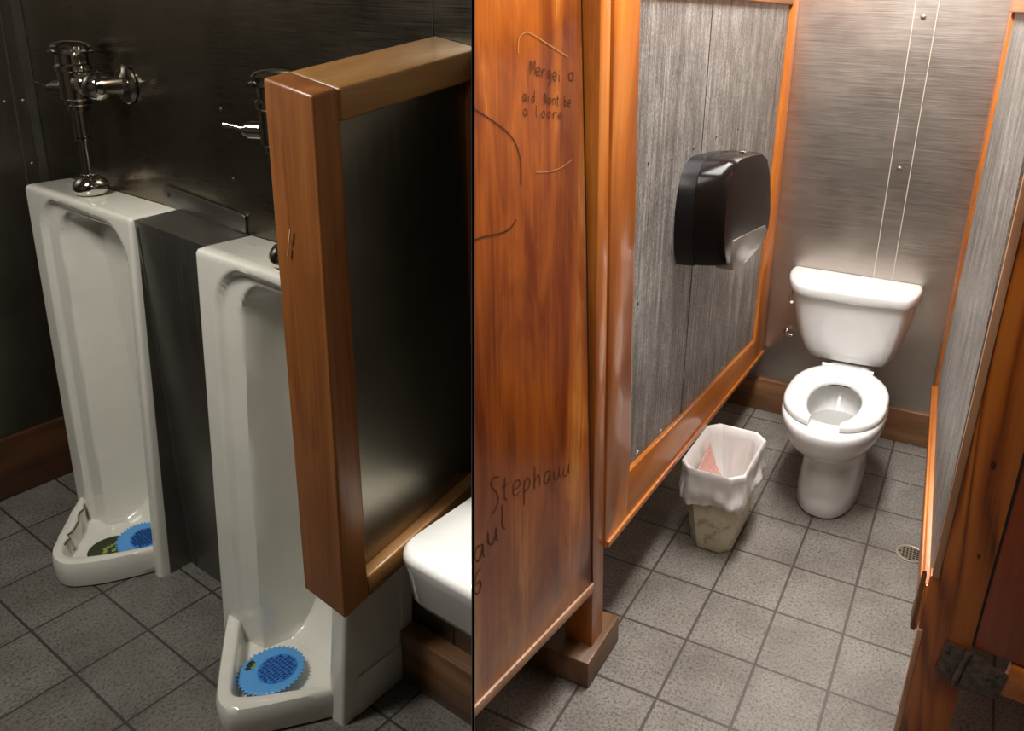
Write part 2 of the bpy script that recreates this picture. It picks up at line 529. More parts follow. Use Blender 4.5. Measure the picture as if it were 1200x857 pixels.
# washroom: dark steel urinal wall, side wall, baseboards
AW, BS = 1.245, 3.25
b = B(); box(b, AW, AW + 0.05, -1.1, BS + 0.06, 0, 2.56)
wall_u = struct('wall_urinals', b, 'steel_wall', 'L', clip=True)
b = B(); box(b, AW - 0.0012, AW, 1.289, 1.2935, 0.1, 2.56)
mesh_obj('seam', b, 'seam_dark', 'L', (0, 0, 0), wall_u)
for sb, sz in ((2.115, 1.49), (2.09, 1.30), (2.98, 1.62)):
    b = B(); lathe(b, [(0.007, 0), (0.006, 0.002), (0.002, 0.004)], (AW + 0.001, sb, sz), 12, (-1, 0, 0))
    mesh_obj('screw', b, 'screw_dark', 'L', (0, 0, 0), wall_u)
b = B(); box(b, -1.35, AW, BS, BS + 0.05, 0, 2.56)
wall_s = struct('wall_side', b, 'steel_left', 'L', clip=True)
b = B(); hexa(b, [(1.165, BS - 0.0025, 0.23), (1.17, BS - 0.0025, 0.23), (1.17, BS, 0.23), (1.165, BS, 0.23),
                  (1.185, BS - 0.0025, 2.5), (1.19, BS - 0.0025, 2.5), (1.19, BS, 2.5), (1.185, BS, 2.5)])
mesh_obj('seam', b, 'fold', 'L', (0, 0, 0), wall_s)
b = B(); box(b, 1.215, AW - 0.001, BS - 0.006, BS, 0.23, 2.5)
mesh_obj('corner_bead', b, 'steel_fill', 'L', (0, 0, 0), wall_s)
for sa, sz in ((1.205, 1.42), (1.15, 1.42), (1.20, 1.2)):
    b = B(); lathe(b, [(0.006, 0), (0.005, 0.002), (0.002, 0.004)], (sa, BS + 0.001, sz), 12, (0, -1, 0))
    mesh_obj('screw', b, 'screw', 'L', (0, 0, 0), wall_s)
b = B(); box(b, -1.3, AW, BS - 0.02, BS + 0.001, 0.0, 0.232, 0.004)
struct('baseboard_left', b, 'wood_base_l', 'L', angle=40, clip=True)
b = B(); box(b, 1.197, AW + 0.001, 0.3, 1.443, 0.0, 0.165, 0.004)
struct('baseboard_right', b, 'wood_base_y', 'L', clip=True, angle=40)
b = B(); box(b, -1.4, -1.35, -1.1, BS + 0.05, 0, 2.56)
struct('wall_opposite', b, 'wall_plain_dark', 'L', clip=True)
b = B(); box(b, -1.35, 1.3, -1.15, -1.1, 0, 2.56)
struct('wall_near', b, 'wall_plain_dark', 'L', clip=True)

# added black-edged sheet that parts the two rooms and keeps their light apart
def divider(y0, y1):
    nrm = Vector((-0.98481, -0.17238, 0.02109))
    up = Vector((0, 0, 1)); up = (up - nrm * up.dot(nrm)).normalized()
    fw = up.cross(nrm) if up.cross(nrm).y > 0 else nrm.cross(up)
    c0 = Vector((0, 0, 1.8)); t = 0.00052

    def slab(a0, a1, th):
        bm = B(); pts = []
        for zz in (-1.84, 0.82):
            for yy, s in ((a0, 1), (a0, -1), (a1, -1), (a1, 1)):
                pts.append(c0 + fw * yy + up * zz + nrm * th * s)
        return hexa(bm, pts)
    o = mesh_obj('added_divider', slab(y0 + 0.012, y1, t), 'divider_paint', None, angle=0)
    o['kind'] = 'structure'
    mesh_obj('divider_edge', slab(y0, y0 + 0.012, t), 'divider', None, (0, 0, 0), o, angle=0)
    return o


divider(0.30, 4.2)
divider(-1.6, -0.05)  # unseen length behind the camera, added to block light leaking across

# ================================================================== TOILET STALL
# ---- left stall panel: framed ribbed sheet hung clear of the floor
PT = Thing('stall_partition', 'orange framed stall wall of ribbed grey metal carrying the black paper dispenser', 'partition', 'R', (-0.79, 2.5, 0.0))


def lp(p, q, d):                                   # p along the stall, q height, d out towards the toilet
    return (-0.792 + 0.018 * (q - 0.3) + d, p, q)


b = B(); prism(b, [(1.80, 0.50), (3.25, 0.37), (3.34, 1.84), (1.72, 1.84)], lp, -0.026, -0.014)
sheet = PT.part('metal_sheet', b, 'galv', angle=0)
b = B(); prism(b, [(1.713, 0.367), (1.857, 0.358), (1.857, 0.525), (1.769, 1.80), (1.765, 2.02), (1.618, 2.02)], lp, -0.045, 0.0, 0.004)
PT.part('stile', b, 'wood_post')
b = B(); prism(b, [(3.215, 0.292), (3.385, 0.283), (3.387, 2.02), (3.30, 2.02), (3.285, 1.80), (3.20, 0.41)], lp, -0.045, -0.001, 0.004)
PT.part('stile', b, 'wood_post')
b = B(); prism(b, [(1.857, 0.3585), (3.215, 0.2925), (3.20, 0.41), (1.857, 0.525)], lp, -0.045, 0.0, 0.005)
PT.part('bottom_rail', b, 'wood_rail')
b = B(); prism(b, [(1.72, 0.366), (3.36, 0.2855), (3.36, 0.303), (1.72, 0.386)], lp, -0.02, 0.008, 0.003)
PT.part('rail_bead', b, 'wood_rail')
b = B(); prism(b, [(1.769, 1.825), (3.285, 1.806), (3.30, 2.02), (1.765, 2.02)], lp, -0.045, 0.0, 0.005)
PT.part('top_rail', b, 'wood_rail')
b = B(); prism(b, [(2.308, 0.46), (2.3105, 0.46), (2.332, 1.80), (2.3295, 1.80)], lp, -0.0145, -0.0125)
PT.part('sheet_seam', b, 'seam_dark', sheet)
for p, q in ((1.905, 1.402), (2.075, 1.385), (2.25, 1.39), (2.46, 1.395), (1.885, 1.02), (2.35, 0.96), (2.70, 1.39)):
    b = B(); lathe(b, [(0.005, 0), (0.004, 0.002), (0.001, 0.003)], lp(p, q, -0.0142), 10, (1, 0, 0))
    PT.part('screw', b, 'screw_dark', sheet)
b = B()
for p, q, s in ((1.93, 0.535, 0.012), (2.12, 0.512, 0.008), (2.75, 0.462, 0.007)):
    prism(b, [(p, q), (p + s, q + 0.002), (p + s * 1.3, q + 0.007), (p + 0.003, q + 0.009)], lp, -0.013, -0.011)
PT.part('chipped_paint', b, 'bag', sheet)

# ---- left front post on its wrapped foot
PP = Thing('stall_post', 'orange wooden post on a small base between stall wall and graffiti door', 'post', 'R', (-0.82, 1.66, 0.0))
b = B(); hexa(b, [(-0.885, 1.664, 0), (-0.80, 1.664, 0), (-0.80, 1.733, 0), (-0.885, 1.733, 0),
                  (-0.850, 1.545, 2.25), (-0.760, 1.545, 2.25), (-0.760, 1.593, 2.25), (-0.850, 1.593, 2.25)], 0.003)
PP.part('shaft', b, 'wood_post')
b = B(); box(b, -1.02, -0.779, 1.60, 1.80, 0.0, 0.084, 0.006)
PP.part('foot_trim', b, 'wood_base_y')

# ---- graffiti door
DR = Thing('stall_door', 'large glossy orange plywood door scrawled with graffiti, left of the stall', 'door', 'R', (-0.80, 1.55, 0.0))
d0 = Vector((-0.79, 1.63)); dd = Vector((-0.08, -0.43)).normalized(); dn = Vector((-dd.y, dd.x))
if dn.x < 0:
    dn = -dn


def df(s, z, d=0.0):                                # s from the post towards the camera, z height
    p = d0 + dd * s + dn * d
    return (p.x, p.y, z)


b = B(); prism(b, [(-0.006, 0.315), (0.62, 0.255), (0.62, 2.2), (0.099, 2.2), (0.077, 1.80), (0.044, 1.236), (0.012, 0.592)], df, -0.035, 0.0, 0.003)
door = DR.part('door_panel', b, 'wood_big', clip=True)
b = B(); prism(b, [(-0.007, 0.288), (0.62, 0.228), (0.62, 0.2555), (-0.006, 0.3155)], df, -0.034, 0.006, 0.003)
DR.part('edge_band', b, 'wood_pale', clip=True, label='paler worn bottom edge')
b = B(); prism(b, [(-0.0065, 0.318), (-0.0025, 0.318), (0.0155, 0.592), (0.0475, 1.236), (0.0805, 1.80), (0.1025, 2.2), (0.099, 2.2), (0.077, 1.80), (0.044, 1.236), (0.012, 0.592)], df, -0.01, 0.0012)
DR.part('door_gap_shade', b, 'rubber')  # dark strip painted as the shade between door and post

GLYPH = {
    'M': [[(0, 0), (0.05, 1), (0.45, 0.3), (0.85, 1), (0.9, 0)]],
    'e': [[(0.05, 0.3), (0.75, 0.35), (0.6, 0.62), (0.2, 0.6), (0.05, 0.25), (0.3, 0), (0.75, 0.1)]],
    'r': [[(0.1, 0), (0.15, 0.6)], [(0.15, 0.35), (0.35, 0.6), (0.7, 0.55)]],
    'g': [[(0.7, 0.55), (0.3, 0.62), (0.1, 0.3), (0.4, 0.05), (0.7, 0.45), (0.65, -0.3), (0.2, -0.35)]],
    'i': [[(0.3, 0), (0.3, 0.55)], [(0.3, 0.8), (0.33, 0.86)]],
    'a': [[(0.7, 0.55), (0.25, 0.6), (0.08, 0.25), (0.35, 0), (0.68, 0.3), (0.7, 0.58), (0.72, 0.1), (0.85, 0.02)]],
    'd': [[(0.68, 0.4), (0.3, 0.5), (0.08, 0.2), (0.35, 0), (0.68, 0.25)], [(0.72, 1.0), (0.7, 0)]],
    '.': [[(0.1, 0.0), (0.16, 0.05)]],
    'N': [[(0.05, 0), (0.1, 1)], [(0.1, 1), (0.6, 0)], [(0.6, 0), (0.65, 0.9)]],
    'o': [[(0.4, 0.6), (0.1, 0.35), (0.3, 0), (0.65, 0.2), (0.6, 0.52), (0.4, 0.6)]],
    'n': [[(0.1, 0), (0.12, 0.6)], [(0.12, 0.4), (0.4, 0.6), (0.65, 0.45), (0.68, 0)]],
    't': [[(0.35, 0.95), (0.3, 0.1), (0.55, 0.0)], [(0.05, 0.6), (0.65, 0.62)]],
    'b': [[(0.12, 1), (0.1, 0)], [(0.1, 0.3), (0.4, 0.55), (0.7, 0.3), (0.45, 0), (0.1, 0.08)]],
    's': [[(0.65, 0.6), (0.25, 0.6), (0.2, 0.4), (0.6, 0.25), (0.5, 0.02), (0.1, 0.05)]],
    'S': [[(0.85, 0.95), (0.35, 1.05), (0.08, 0.85), (0.55, 0.45), (0.75, 0.1), (0.5, -0.25), (0.1, -0.3)]],
    'p': [[(0.12, 0.6), (0.1, -0.55)], [(0.1, 0.4), (0.4, 0.62), (0.7, 0.35), (0.4, 0.05), (0.1, 0.15)]],
    'h': [[(0.15, 1.1), (0.1, 0)], [(0.1, 0.3), (0.4, 0.6), (0.65, 0.4), (0.66, 0)]],
    'u': [[(0.1, 0.6), (0.12, 0.15), (0.4, 0), (0.68, 0.3), (0.7, 0.6), (0.72, 0.1), (0.85, 0)]],
    'l': [[(0.2, 1.1), (0.18, 0.2), (0.35, 0)]],
    'w': [[(0, 0.6), (0.18, 0), (0.4, 0.5), (0.6, 0), (0.85, 0.65)]],
    '6': [[(0.7, 0.95), (0.3, 0.8), (0.08, 0.3), (0.3, 0), (0.65, 0.15), (0.6, 0.45), (0.2, 0.4)]],
    'L': [[(0.15, 1), (0.1, 0.05), (0.65, 0)]],
    'ʼ': [[(0.1, 1.0), (0.05, 0.8)]],
    ' ': [],
}


def scribble(bm, text, s0, z0, s1, z1, h, wd, hscale=None):
    n = len(text)
    for i, ch in enumerate(text):
        t0 = i / n
        s = lerp(s0, s1, t0); z = lerp(z0, z1, t0); cw = abs(s1 - s0) / n * 0.95
        hh = h if hscale is None else h * lerp(1, hscale, t0)
        for st in GLYPH[ch]:
            pts = [(s - x * cw, z + y * hh) for x, y in st]
            if len(pts) > 2:
                pts = smooth_line(pts, 5)
            ribbon(bm, pts, wd, lambda p, q: df(p, q, 0.0013))


b = B(); scribble(b, 'Mergei', 0.240, 1.658, 0.138, 1.634, 0.027, 0.0021)
scribble(b, 'aid. Nont be', 0.262, 1.607, 0.108, 1.582, 0.023, 0.0019)
scribble(b, 'a loore', 0.262, 1.578, 0.135, 1.558, 0.022, 0.0019)
b2 = [(0.118, 1.653), (0.108, 1.655), (0.104, 1.645), (0.110, 1.638), (0.118, 1.642), (0.118, 1.653)]
ribbon(b, smooth_line(b2, 4), 0.0024, lambda p, q: df(p, q, 0.0013))
DR.part('graffiti_note', b, 'ink', door, angle=0, label='small handwritten lines in dark marker')
b = B(); scribble(b, 'Stephauu', 0.372, 0.752, 0.092, 0.690, 0.062, 0.0026, 0.72)
DR.part('graffiti_name', b, 'ink', door, angle=0, label='large slanted handwritten signature')
b = B(); scribble(b, 'aul', 0.424, 0.640, 0.300, 0.690, 0.058, 0.0034)
scribble(b, '6', 0.427, 0.560, 0.392, 0.566, 0.062, 0.0034)
DR.part('graffiti_scrawl', b, 'ink', door, angle=0, clip=True)
b = B()
for ln in ([(0.43, 1.622), (0.36, 1.585), (0.30, 1.545), (0.272, 1.50), (0.268, 1.44)],
           [(0.43, 1.352), (0.38, 1.356), (0.33, 1.353), (0.30, 1.358), (0.283, 1.372)]):
    ribbon(b, smooth_line(ln, 6), 0.003, lambda p, q: df(p, q, 0.0012))
DR.part('graffiti_arc', b, 'ink', door, angle=0, clip=True)
b = B()
for ln in ([(0.275, 1.70), (0.272, 1.728), (0.255, 1.738), (0.236, 1.736), (0.18, 1.712), (0.123, 1.688)],
           [(0.222, 1.460), (0.18, 1.455), (0.14, 1.458), (0.105, 1.470)]):
    ribbon(b, smooth_line(ln, 6), 0.0028, lambda p, q: df(p, q, 0.0012))
DR.part('scratches', b, 'scratch', door, angle=0)

# ---- black paper dispenser on the left panel
DS = Thing('paper_dispenser', 'bulky black toilet paper dispenser fixed to the ribbed metal wall', 'dispenser', 'R', (-0.79, 2.45, 1.2))
prof = [(2.225, 1.050), (2.195, 1.10), (2.182, 1.16), (2.180, 1.22), (2.188, 1.275), (2.208, 1.32), (2.24, 1.35), (2.28, 1.364), (2.32, 1.366), (2.45, 1.356), (2.56, 1.343),
        (2.635, 1.315), (2.69, 1.255), (2.722, 1.175), (2.742, 1.10), (2.735, 1.045), (2.70, 1.012), (2.62, 1.02), (2.42, 1.045), (2.27, 1.035)]
pc = (2.46, 1.20)


def dring(k, a, sh=0.0):
    return [(a, pc[0] + (p - pc[0]) * k + sh, pc[1] + (q - pc[1]) * k) for p, q in prof]


b = B(); loft(b, [dring(1.0, -0.806, -0.06), dring(1.0, -0.79, -0.055), dring(1.015, -0.745, -0.03), dring(1.015, -0.742, -0.03)])
DS.part('back_case', b, 'black_plastic', angle=30)
b = B(); loft(b, [dring(1.0, -0.742, -0.03), dring(1.01, -0.737, -0.025), dring(1.0, -0.685, -0.006), dring(0.985, -0.667, -0.001), dring(0.955, -0.658, 0.0), dring(0.93, -0.657, 0.0)])
cover = DS.part('cover', b, 'black_face', angle=30)


def dfr(p, q, d):
    return (-0.657 + d, p, q)


b = B(); prism(b, [(2.27, 1.052), (2.275, 1.118), (2.45, 1.098), (2.665, 1.075), (2.70, 1.045), (2.665, 1.025), (2.60, 1.008), (2.42, 0.998), (2.30, 1.015)], dfr, -0.055, 0.0015, 0.004)
DS.part('viewing_window', b, 'smoke', cover, angle=30, label='smoky grey see-through lower window')
b = B(); tube(b, [(-0.672, 2.30, 1.352), (-0.664, 2.42, 1.348), (-0.665, 2.56, 1.336)], 0.004, 8)
DS.part('top_ridge', b, 'black_face', cover)
b = B(); lathe(b, [(0.012, 0), (0.012, 0.004), (0.006, 0.006)], (-0.69, 2.44, 1.357), 16, (0, 0, 1))
DS.part('lock', b, 'chrome', cover)

# ---- waste bin with bag
BN = Thing('waste_bin', 'small cream plastic waste bin lined with a white bag beside the toilet', 'bin', 'R', (-0.68, 2.47, 0.0))


def rect_ring(a0, a1, b0, b1, z, c, n=3):
    P = []
    for (ca, cb, t0) in ((a1 - c, b0 + c, -90), (a1 - c, b1 - c, 0), (a0 + c, b1 - c, 90), (a0 + c, b0 + c, 180)):
        for k in range(n + 1):
            t = math.radians(t0 + 90 * k / n)
            P.append((ca + c * math.cos(t), cb + c * math.sin(t), z))
    return P


bin_lo, bin_hi = (-0.748, -0.603, 2.30, 2.56), (-0.783, -0.570, 2.268, 2.592)


def bin_at(t, grow=0.0):
    v = [lerp(p, q, t) for p, q in zip(bin_lo, bin_hi)]
    return (v[0] - grow, v[1] + grow, v[2] - grow, v[3] + grow)


b = B()
rings = [rect_ring(*bin_at(0.0, -0.012), 0.002, 0.02, 1), rect_ring(*bin_at(0, -0.003), 0.004, 0.03, 1), rect_ring(*bin_at(0.02), 0.012, 0.035, 1)]
rings += [rect_ring(*bin_at(t), 0.012 + 0.305 * t, 0.030 + 0.008 * t, 1) for t in (0.25, 0.5, 0.75, 1.0)]
rings += [rect_ring(*bin_at(t, -0.004), 0.012 + 0.305 * t, 0.028 + 0.008 * t, 1) for t in (1.0, 0.5, 0.06)]
loft(b, rings)
binb = BN.part('bin_body', b, 'bin', angle=35)
NB = 26


def bag_ring(t, grow, z, wob, zw=0.0, c=0.038):
    R1 = rect_ring(*bin_at(t, grow), z, c, 1)          # straight-cut corners
    R_ = []
    for i in range(0, 8, 2):
        R_ += [tuple(Vector(R1[i]).lerp(Vector(R1[i + 1]), k / NB)) for k in range(NB + 1)]
    # spread extra points along the straight sides so the folds have something to bend
    Q = []
    for i, p in enumerate(R_):
        q = R_[(i + 1) % len(R_)]
        Q.append(p)
        if i % (NB + 1) == NB:
            Q += [tuple(Vector(p).lerp(Vector(q), k / 16)) for k in range(1, 16)]
    out = []
    for p in Q:
        n1 = noise.noise(Vector((p[0] * 30, p[1] * 30, z * 22))) + 0.6 * noise.noise(Vector((p[0] * 75, p[1] * 75, z * 40)))
        n2 = noise.noise(Vector((p[0] * 19 + 5, p[1] * 19, 3.3)))
        d = Vector((p[0] + 0.68, p[1] - 2.43, 0)).normalized()
        out.append((p[0] + d.x * n1 * wob, p[1] + d.y * n1 * wob, p[2] + n2 * zw))
    return out


b = B()
loft(b, [bag_ring(0.62, 0.020, 0.196, 0.013, 0.030), bag_ring(0.64, 0.022, 0.206, 0.014, 0.022), bag_ring(0.67, 0.021, 0.218, 0.013, 0.014), bag_ring(0.72, 0.017, 0.234, 0.011, 0.008), bag_ring(0.78, 0.012, 0.252, 0.009, 0.004), bag_ring(0.86, 0.009, 0.275, 0.006),
         bag_ring(0.94, 0.006, 0.298, 0.003), bag_ring(1.0, 0.005, 0.318, 0.0012), bag_ring(1.0, 0.002, 0.323, 0.0005), bag_ring(1.0, -0.006, 0.319, 0.001),
         bag_ring(0.92, -0.010, 0.29, 0.005), bag_ring(0.8, -0.012, 0.25, 0.009), bag_ring(0.65, -0.016, 0.20, 0.012), bag_ring(0.45, -0.02, 0.14, 0.014), bag_ring(0.2, -0.03, 0.08, 0.016), bag_ring(0.12, -0.055, 0.06, 0.006)], False, True)
liner = BN.part('bag_liner', b, 'bag', angle=75)
b = B()
pk = [[(-0.776, 2.36, 0.245), (-0.777, 2.44, 0.265), (-0.775, 2.49, 0.30)], [(-0.762, 2.34, 0.20), (-0.755, 2.42, 0.215), (-0.750, 2.50, 0.21)], [(-0.735, 2.34, 0.14), (-0.715, 2.42, 0.14), (-0.71, 2.51, 0.135)]]
g = [[bm_v for bm_v in (b.verts.new((p[0] + 0.022, p[1], p[2])) for p in row)] for row in pk]
for i in range(2):
    for j in range(2):
        b.faces.new((g[i][j], g[i][j + 1], g[i + 1][j + 1], g[i + 1][j]))
ext = bmesh.ops.extrude_face_region(b, geom=b.faces[:])
bmesh.ops.translate(b, vec=(0.003, 0, 0), verts=[v for v in ext['geom'] if isinstance(v, bmesh.types.BMVert)])
BN.part('pink_paper', b, 'pink', liner, label='pinkish paper showing inside the bag')

# ---- toilet
TB = (-0.39, 2.95, 0.0)
TL = Thing('toilet', 'white two-piece toilet with open-front seat against the steel wall', 'toilet', 'R', TB)
NE = 40


def egg(cx, yf, yb, hw, z, wide=0.55, pw=2.2):
    """Egg outline: front yf, back yb, widest at `wide` of the length from the front."""
    P = []
    yc = lerp(yf, yb, wide)
    for k in range(NE):
        t = 2 * math.pi * k / NE
        c, s = math.cos(t), math.sin(t)
        x = hw * math.copysign(abs(c) ** (2 / pw), c)
        ry = (yc - yf) if s < 0 else (yb - yc)
        y = yc + ry * math.copysign(abs(s) ** (2 / pw), s)
        P.append((cx + x, y, z))
    return P


CX = -0.388
b = B()
rings = [egg(-0.378, 2.664, 3.22, 0.108, 0.0, 0.5, 2.5), egg(-0.378, 2.655, 3.23, 0.118, 0.012, 0.5, 2.5), egg(-0.378, 2.662, 3.23, 0.115, 0.06, 0.5, 2.5),
         egg(-0.379, 2.684, 3.24, 0.108, 0.12, 0.5, 2.5), egg(-0.380, 2.696, 3.25, 0.105, 0.17, 0.5, 2.5), egg(-0.381, 2.698, 3.25, 0.106, 0.198, 0.5, 2.4),
         egg(-0.382, 2.690, 3.25, 0.114, 0.212, 0.5, 2.3), egg(-0.384, 2.650, 3.25, 0.142, 0.232, 0.5), egg(CX, 2.614, 3.24, 0.168, 0.262, 0.5), egg(CX, 2.592, 3.22, 0.183, 0.30, 0.5), egg(CX, 2.582, 3.21, 0.189, 0.335, 0.5),
         egg(CX, 2.582, 3.2, 0.189, 0.355, 0.5), egg(CX, 2.588, 3.195, 0.185, 0.364, 0.5), egg(CX, 2.60, 3.185, 0.175, 0.368, 0.5),
         egg(CX, 2.692, 3.10, 0.140, 0.368, 0.5), egg(CX, 2.704, 3.09, 0.132, 0.361, 0.5), egg(CX, 2.710, 3.08, 0.129, 0.33, 0.5),
         egg(CX, 2.735, 3.05, 0.116, 0.29, 0.5), egg(CX, 2.78, 3.02, 0.090, 0.25, 0.5), egg(CX, 2.83, 2.98, 0.05, 0.225, 0.5)]
loft(b, rings)
bowl = TL.part('bowl', b, 'porcelain', angle=60)
b = B(); loft(b, [egg(CX, 2.775, 3.025, 0.093, 0.256, 0.5), egg(CX, 2.775, 3.025, 0.093, 0.259, 0.5)])
m_w = plain('bowl_water', (0.88, 0.88, 0.86), 0.03); m_w.node_tree.nodes['Principled BSDF'].inputs['Transmission Weight'].default_value = 0.6; MAT['water'] = m_w
TL.part('water', b, 'water', bowl)
b = B()
rr_ = egg(CX, 2.708, 3.083, 0.129, 0.340, 0.5)
tube(b, [rr_[i] for i in range(7, 14)], 0.0022, 6)
TL.part('rim_jets', b, 'drain_dark', bowl)
# shelf under the tank
b = B(); box(b, CX - 0.095, CX + 0.085, 3.12, 3.36, 0.24, 0.378, 0.03, 4)
TL.part('tank_shelf', b, 'porcelain', bowl)


def tank_ring(bl, br, fl, fr, yl, yr, z, yb=3.383):
    """Plan of the tank: straight back from bl to br, bowed sides, front edge from fl to fr."""
    P = [(br, yb), (br + 0.004, yb - 0.03)]
    for k in range(1, 9):
        t = k / 9
        x = fr + (br + 0.004 - fr) * math.cos(t * math.pi / 2) ** 0.9
        y = yr + (yb - 0.03 - yr) * (1 - math.sin(t * math.pi / 2)) ** 0.85
        P.append((x, y))
    P += [(fr - 0.02, yr - 0.003), (lerp(fr, fl, 0.33), lerp(yr, yl, 0.33) - 0.007), (lerp(fr, fl, 0.67), lerp(yr, yl, 0.67) - 0.007), (fl + 0.02, yl - 0.003)]
    for k in range(8, 0, -1):
        t = k / 9
        x = fl - (fl - bl + 0.004) * math.cos(t * math.pi / 2) ** 0.9
        y = yl + (yb - 0.03 - yl) * (1 - math.sin(t * math.pi / 2)) ** 0.85
        P.append((x, y))
    P += [(bl - 0.004, yb - 0.03), (bl, yb)]
    return [(x, y, z) for x, y in P]


b = B()
TK = [(0.383, -0.565, -0.262, -0.520, -0.290, 3.225, 3.235), (0.395, -0.590, -0.245, -0.540, -0.275, 3.20, 3.212), (0.43, -0.615, -0.225, -0.556, -0.262, 3.188, 3.20), (0.48, -0.635, -0.208, -0.566, -0.252, 3.18, 3.196),
      (0.55, -0.655, -0.192, -0.574, -0.240, 3.174, 3.192), (0.62, -0.668, -0.182, -0.580, -0.232, 3.17, 3.19), (0.668, -0.672, -0.179, -0.582, -0.229, 3.168, 3.19)]
loft(b, [tank_ring(*t[1:], t[0], 3.380) for t in TK])
tank = TL.part('tank', b, 'porcelain', angle=60)
b = B()
LD = [(-0.676, -0.176, -0.576, -0.228, 3.165, 3.19), (-0.686, -0.166, -0.586, -0.216, 3.148, 3.176), (-0.690, -0.162, -0.590, -0.212, 3.143, 3.172), (-0.690, -0.162, -0.590, -0.212, 3.143, 3.172), (-0.687, -0.165, -0.586, -0.216, 3.148, 3.177), (-0.676, -0.176, -0.574, -0.228, 3.168, 3.196)]
loft(b, [tank_ring(*t, z, 3.386) for t, z in zip(LD, (0.660, 0.664, 0.675, 0.700, 0.709, 0.713))])
TL.part('tank_lid', b, 'porcelain', angle=60)
b = B(); lathe(b, [(0.012, 0), (0.012, 0.008), (0.006, 0.012)], (-0.655, 3.285, 0.628), 14, (-1, -0.6, 0))
tube(b, [(-0.672, 3.275, 0.628), (-0.668, 3.245, 0.622), (-0.652, 3.205, 0.612)], [0.006, 0.005, 0.007], 10)
TL.part('flush_lever', b, 'chrome', tank, label='chrome flush lever')
# open-front seat
b = B()
NS = 44
outer, inner = [], []
for k in range(NS + 1):
    t = math.radians(-90 + 14 + (360 - 28) * k / NS)
    c, s = math.cos(t), math.sin(t)
    ryo = 0.245 if s < 0 else 0.298
    xo = CX + 0.186 * math.copysign(abs(c) ** (0.86 if s < 0 else 1.15), c); yo = 2.880 + ryo * math.copysign(abs(s) ** (0.9 if s < 0 else 0.72), s)
    t2 = math.radians(-90 + 34 + (360 - 68) * k / NS)
    c2, s2 = math.cos(t2), math.sin(t2)
    xi = CX + 0.095 * c2; yi = 2.862 + (0.195 if s2 < 0 else 0.16) * s2
    outer.append((xo, yo)); inner.append((xi, yi))
# tips
vs = []
for (xo, yo), (xi, yi) in zip(outer, inner):
    d = Vector((xi - xo, yi - yo)); L_ = d.length; d.normalize()
    sec = [(0, 0.372), (0.0, 0.384), (0.006, 0.391), (0.02, 0.395), (L_ * 0.5, 0.394), (L_ - 0.016, 0.390), (L_ - 0.005, 0.386), (L_, 0.378), (L_, 0.372)]
    vs.append([b.verts.new((xo + d.x * q, yo + d.y * q, z)) for q, z in sec])
for A, C in zip(vs, vs[1:]):
    for i in range(len(A)):
        j = (i + 1) % len(A)
        b.faces.new((A[i], C[i], C[j], A[j]))
b.faces.new(vs[0]); b.faces.new(vs[-1][::-1])
seat = TL.part('seat', b, 'seat', angle=50)
for sx in (-0.085, 0.075):
    b = B(); tube(b, [(CX + sx - 0.022, 3.165, 0.380), (CX + sx + 0.022, 3.165, 0.380)], 0.010, 12)
    TL.part('seat_hinge', b, 'seat', seat)

b = B(); tube(b, [(-0.70, 3.389, 0.402), (-0.70, 3.365, 0.402), (-0.692, 3.352, 0.402), (-0.665, 3.35, 0.402)], [0.007, 0.007, 0.008, 0.0065], 12)
lathe(b, [(0.015, 0), (0.013, 0.003), (0.007, 0.005)], (-0.70, 3.389, 0.402), 16, (0, -1, 0))
solo('water_supply_valve', b, 'chrome', 'R', (-0.70, 3.37, 0.40), 'small bright water valve on the steel wall left of the tank', 'valve')

# ---- floor drain
FD = Thing('floor_drain', 'round metal floor drain in the tiles at the right stall wall', 'drain', 'R', (-0.047, 2.605, 0.0))
b = B(); lathe(b, [(0.048, 0.0), (0.048, 0.0035), (0.043, 0.0042), (0.039, 0.0030), (0.039, 0.0)], (-0.047, 2.605, 0.0), 32)
FD.part('ring', b, 'grate')
b = B(); lathe(b, [(0.0388, 0.0), (0.0388, 0.0022), (0.0, 0.0024)], (-0.047, 2.605, 0.0), 32)
plate = FD.part('plate', b, 'grate_dark')
b = B()
for i in range(-3, 4):
    for j in range(-3, 4):
        x, y = i * 0.0115, j * 0.0115
        if x * x + y * y < 0.036 ** 2:
            lathe(b, [(0.0042, 0.0), (0.0042, 0.0006)], (-0.047 + x, 2.605 + y, 0.0024), 8)
FD.part('drain_holes', b, 'rubber', plate)

# ---- right stall panel, leaning slightly
RP = Thing('stall_partition', 'narrow view of ribbed metal stall wall on the right, right of the toilet', 'partition', 'R', (-0.02, 2.6, 0.0))


def rp(p, q, d):                                   # p along the stall, q height, d to the right
    t = (p - 1.83) / (3.385 - 1.83)
    return (lerp(-0.0135 + 0.048 * q, -0.088 + 0.049 * q, t) + d, p, q)


b = B(); prism(b, [(1.833, 0.36), (3.36, 0.36), (3.36, 1.84), (1.833, 1.84)], rp, 0.010, 0.02)
rs = RP.part('metal_sheet', b, 'galv', angle=0)
b = B(); prism(b, [(3.16, 0.31), (3.385, 0.31), (3.385, 2.05), (3.16, 2.05)], rp, 0.0, 0.045, 0.003)
RP.part('stile', b, 'wood_post')
b = B(); prism(b, [(1.833, 0.328), (3.155, 0.300), (3.155, 0.39), (1.833, 0.46)], rp, -0.004, 0.045, 0.004)
RP.part('bottom_rail', b, 'wood_rail')
b = B(); prism(b, [(1.835, 0.425), (3.15, 0.372), (3.15, 0.392), (1.835, 0.462)], rp, -0.012, -0.002, 0.003)
RP.part('rail_bead', b, 'wood_rail')
b = B(); prism(b, [(1.833, 1.80), (3.155, 1.80), (3.155, 2.05), (1.833, 2.05)], rp, -0.012, 0.045, 0.004)
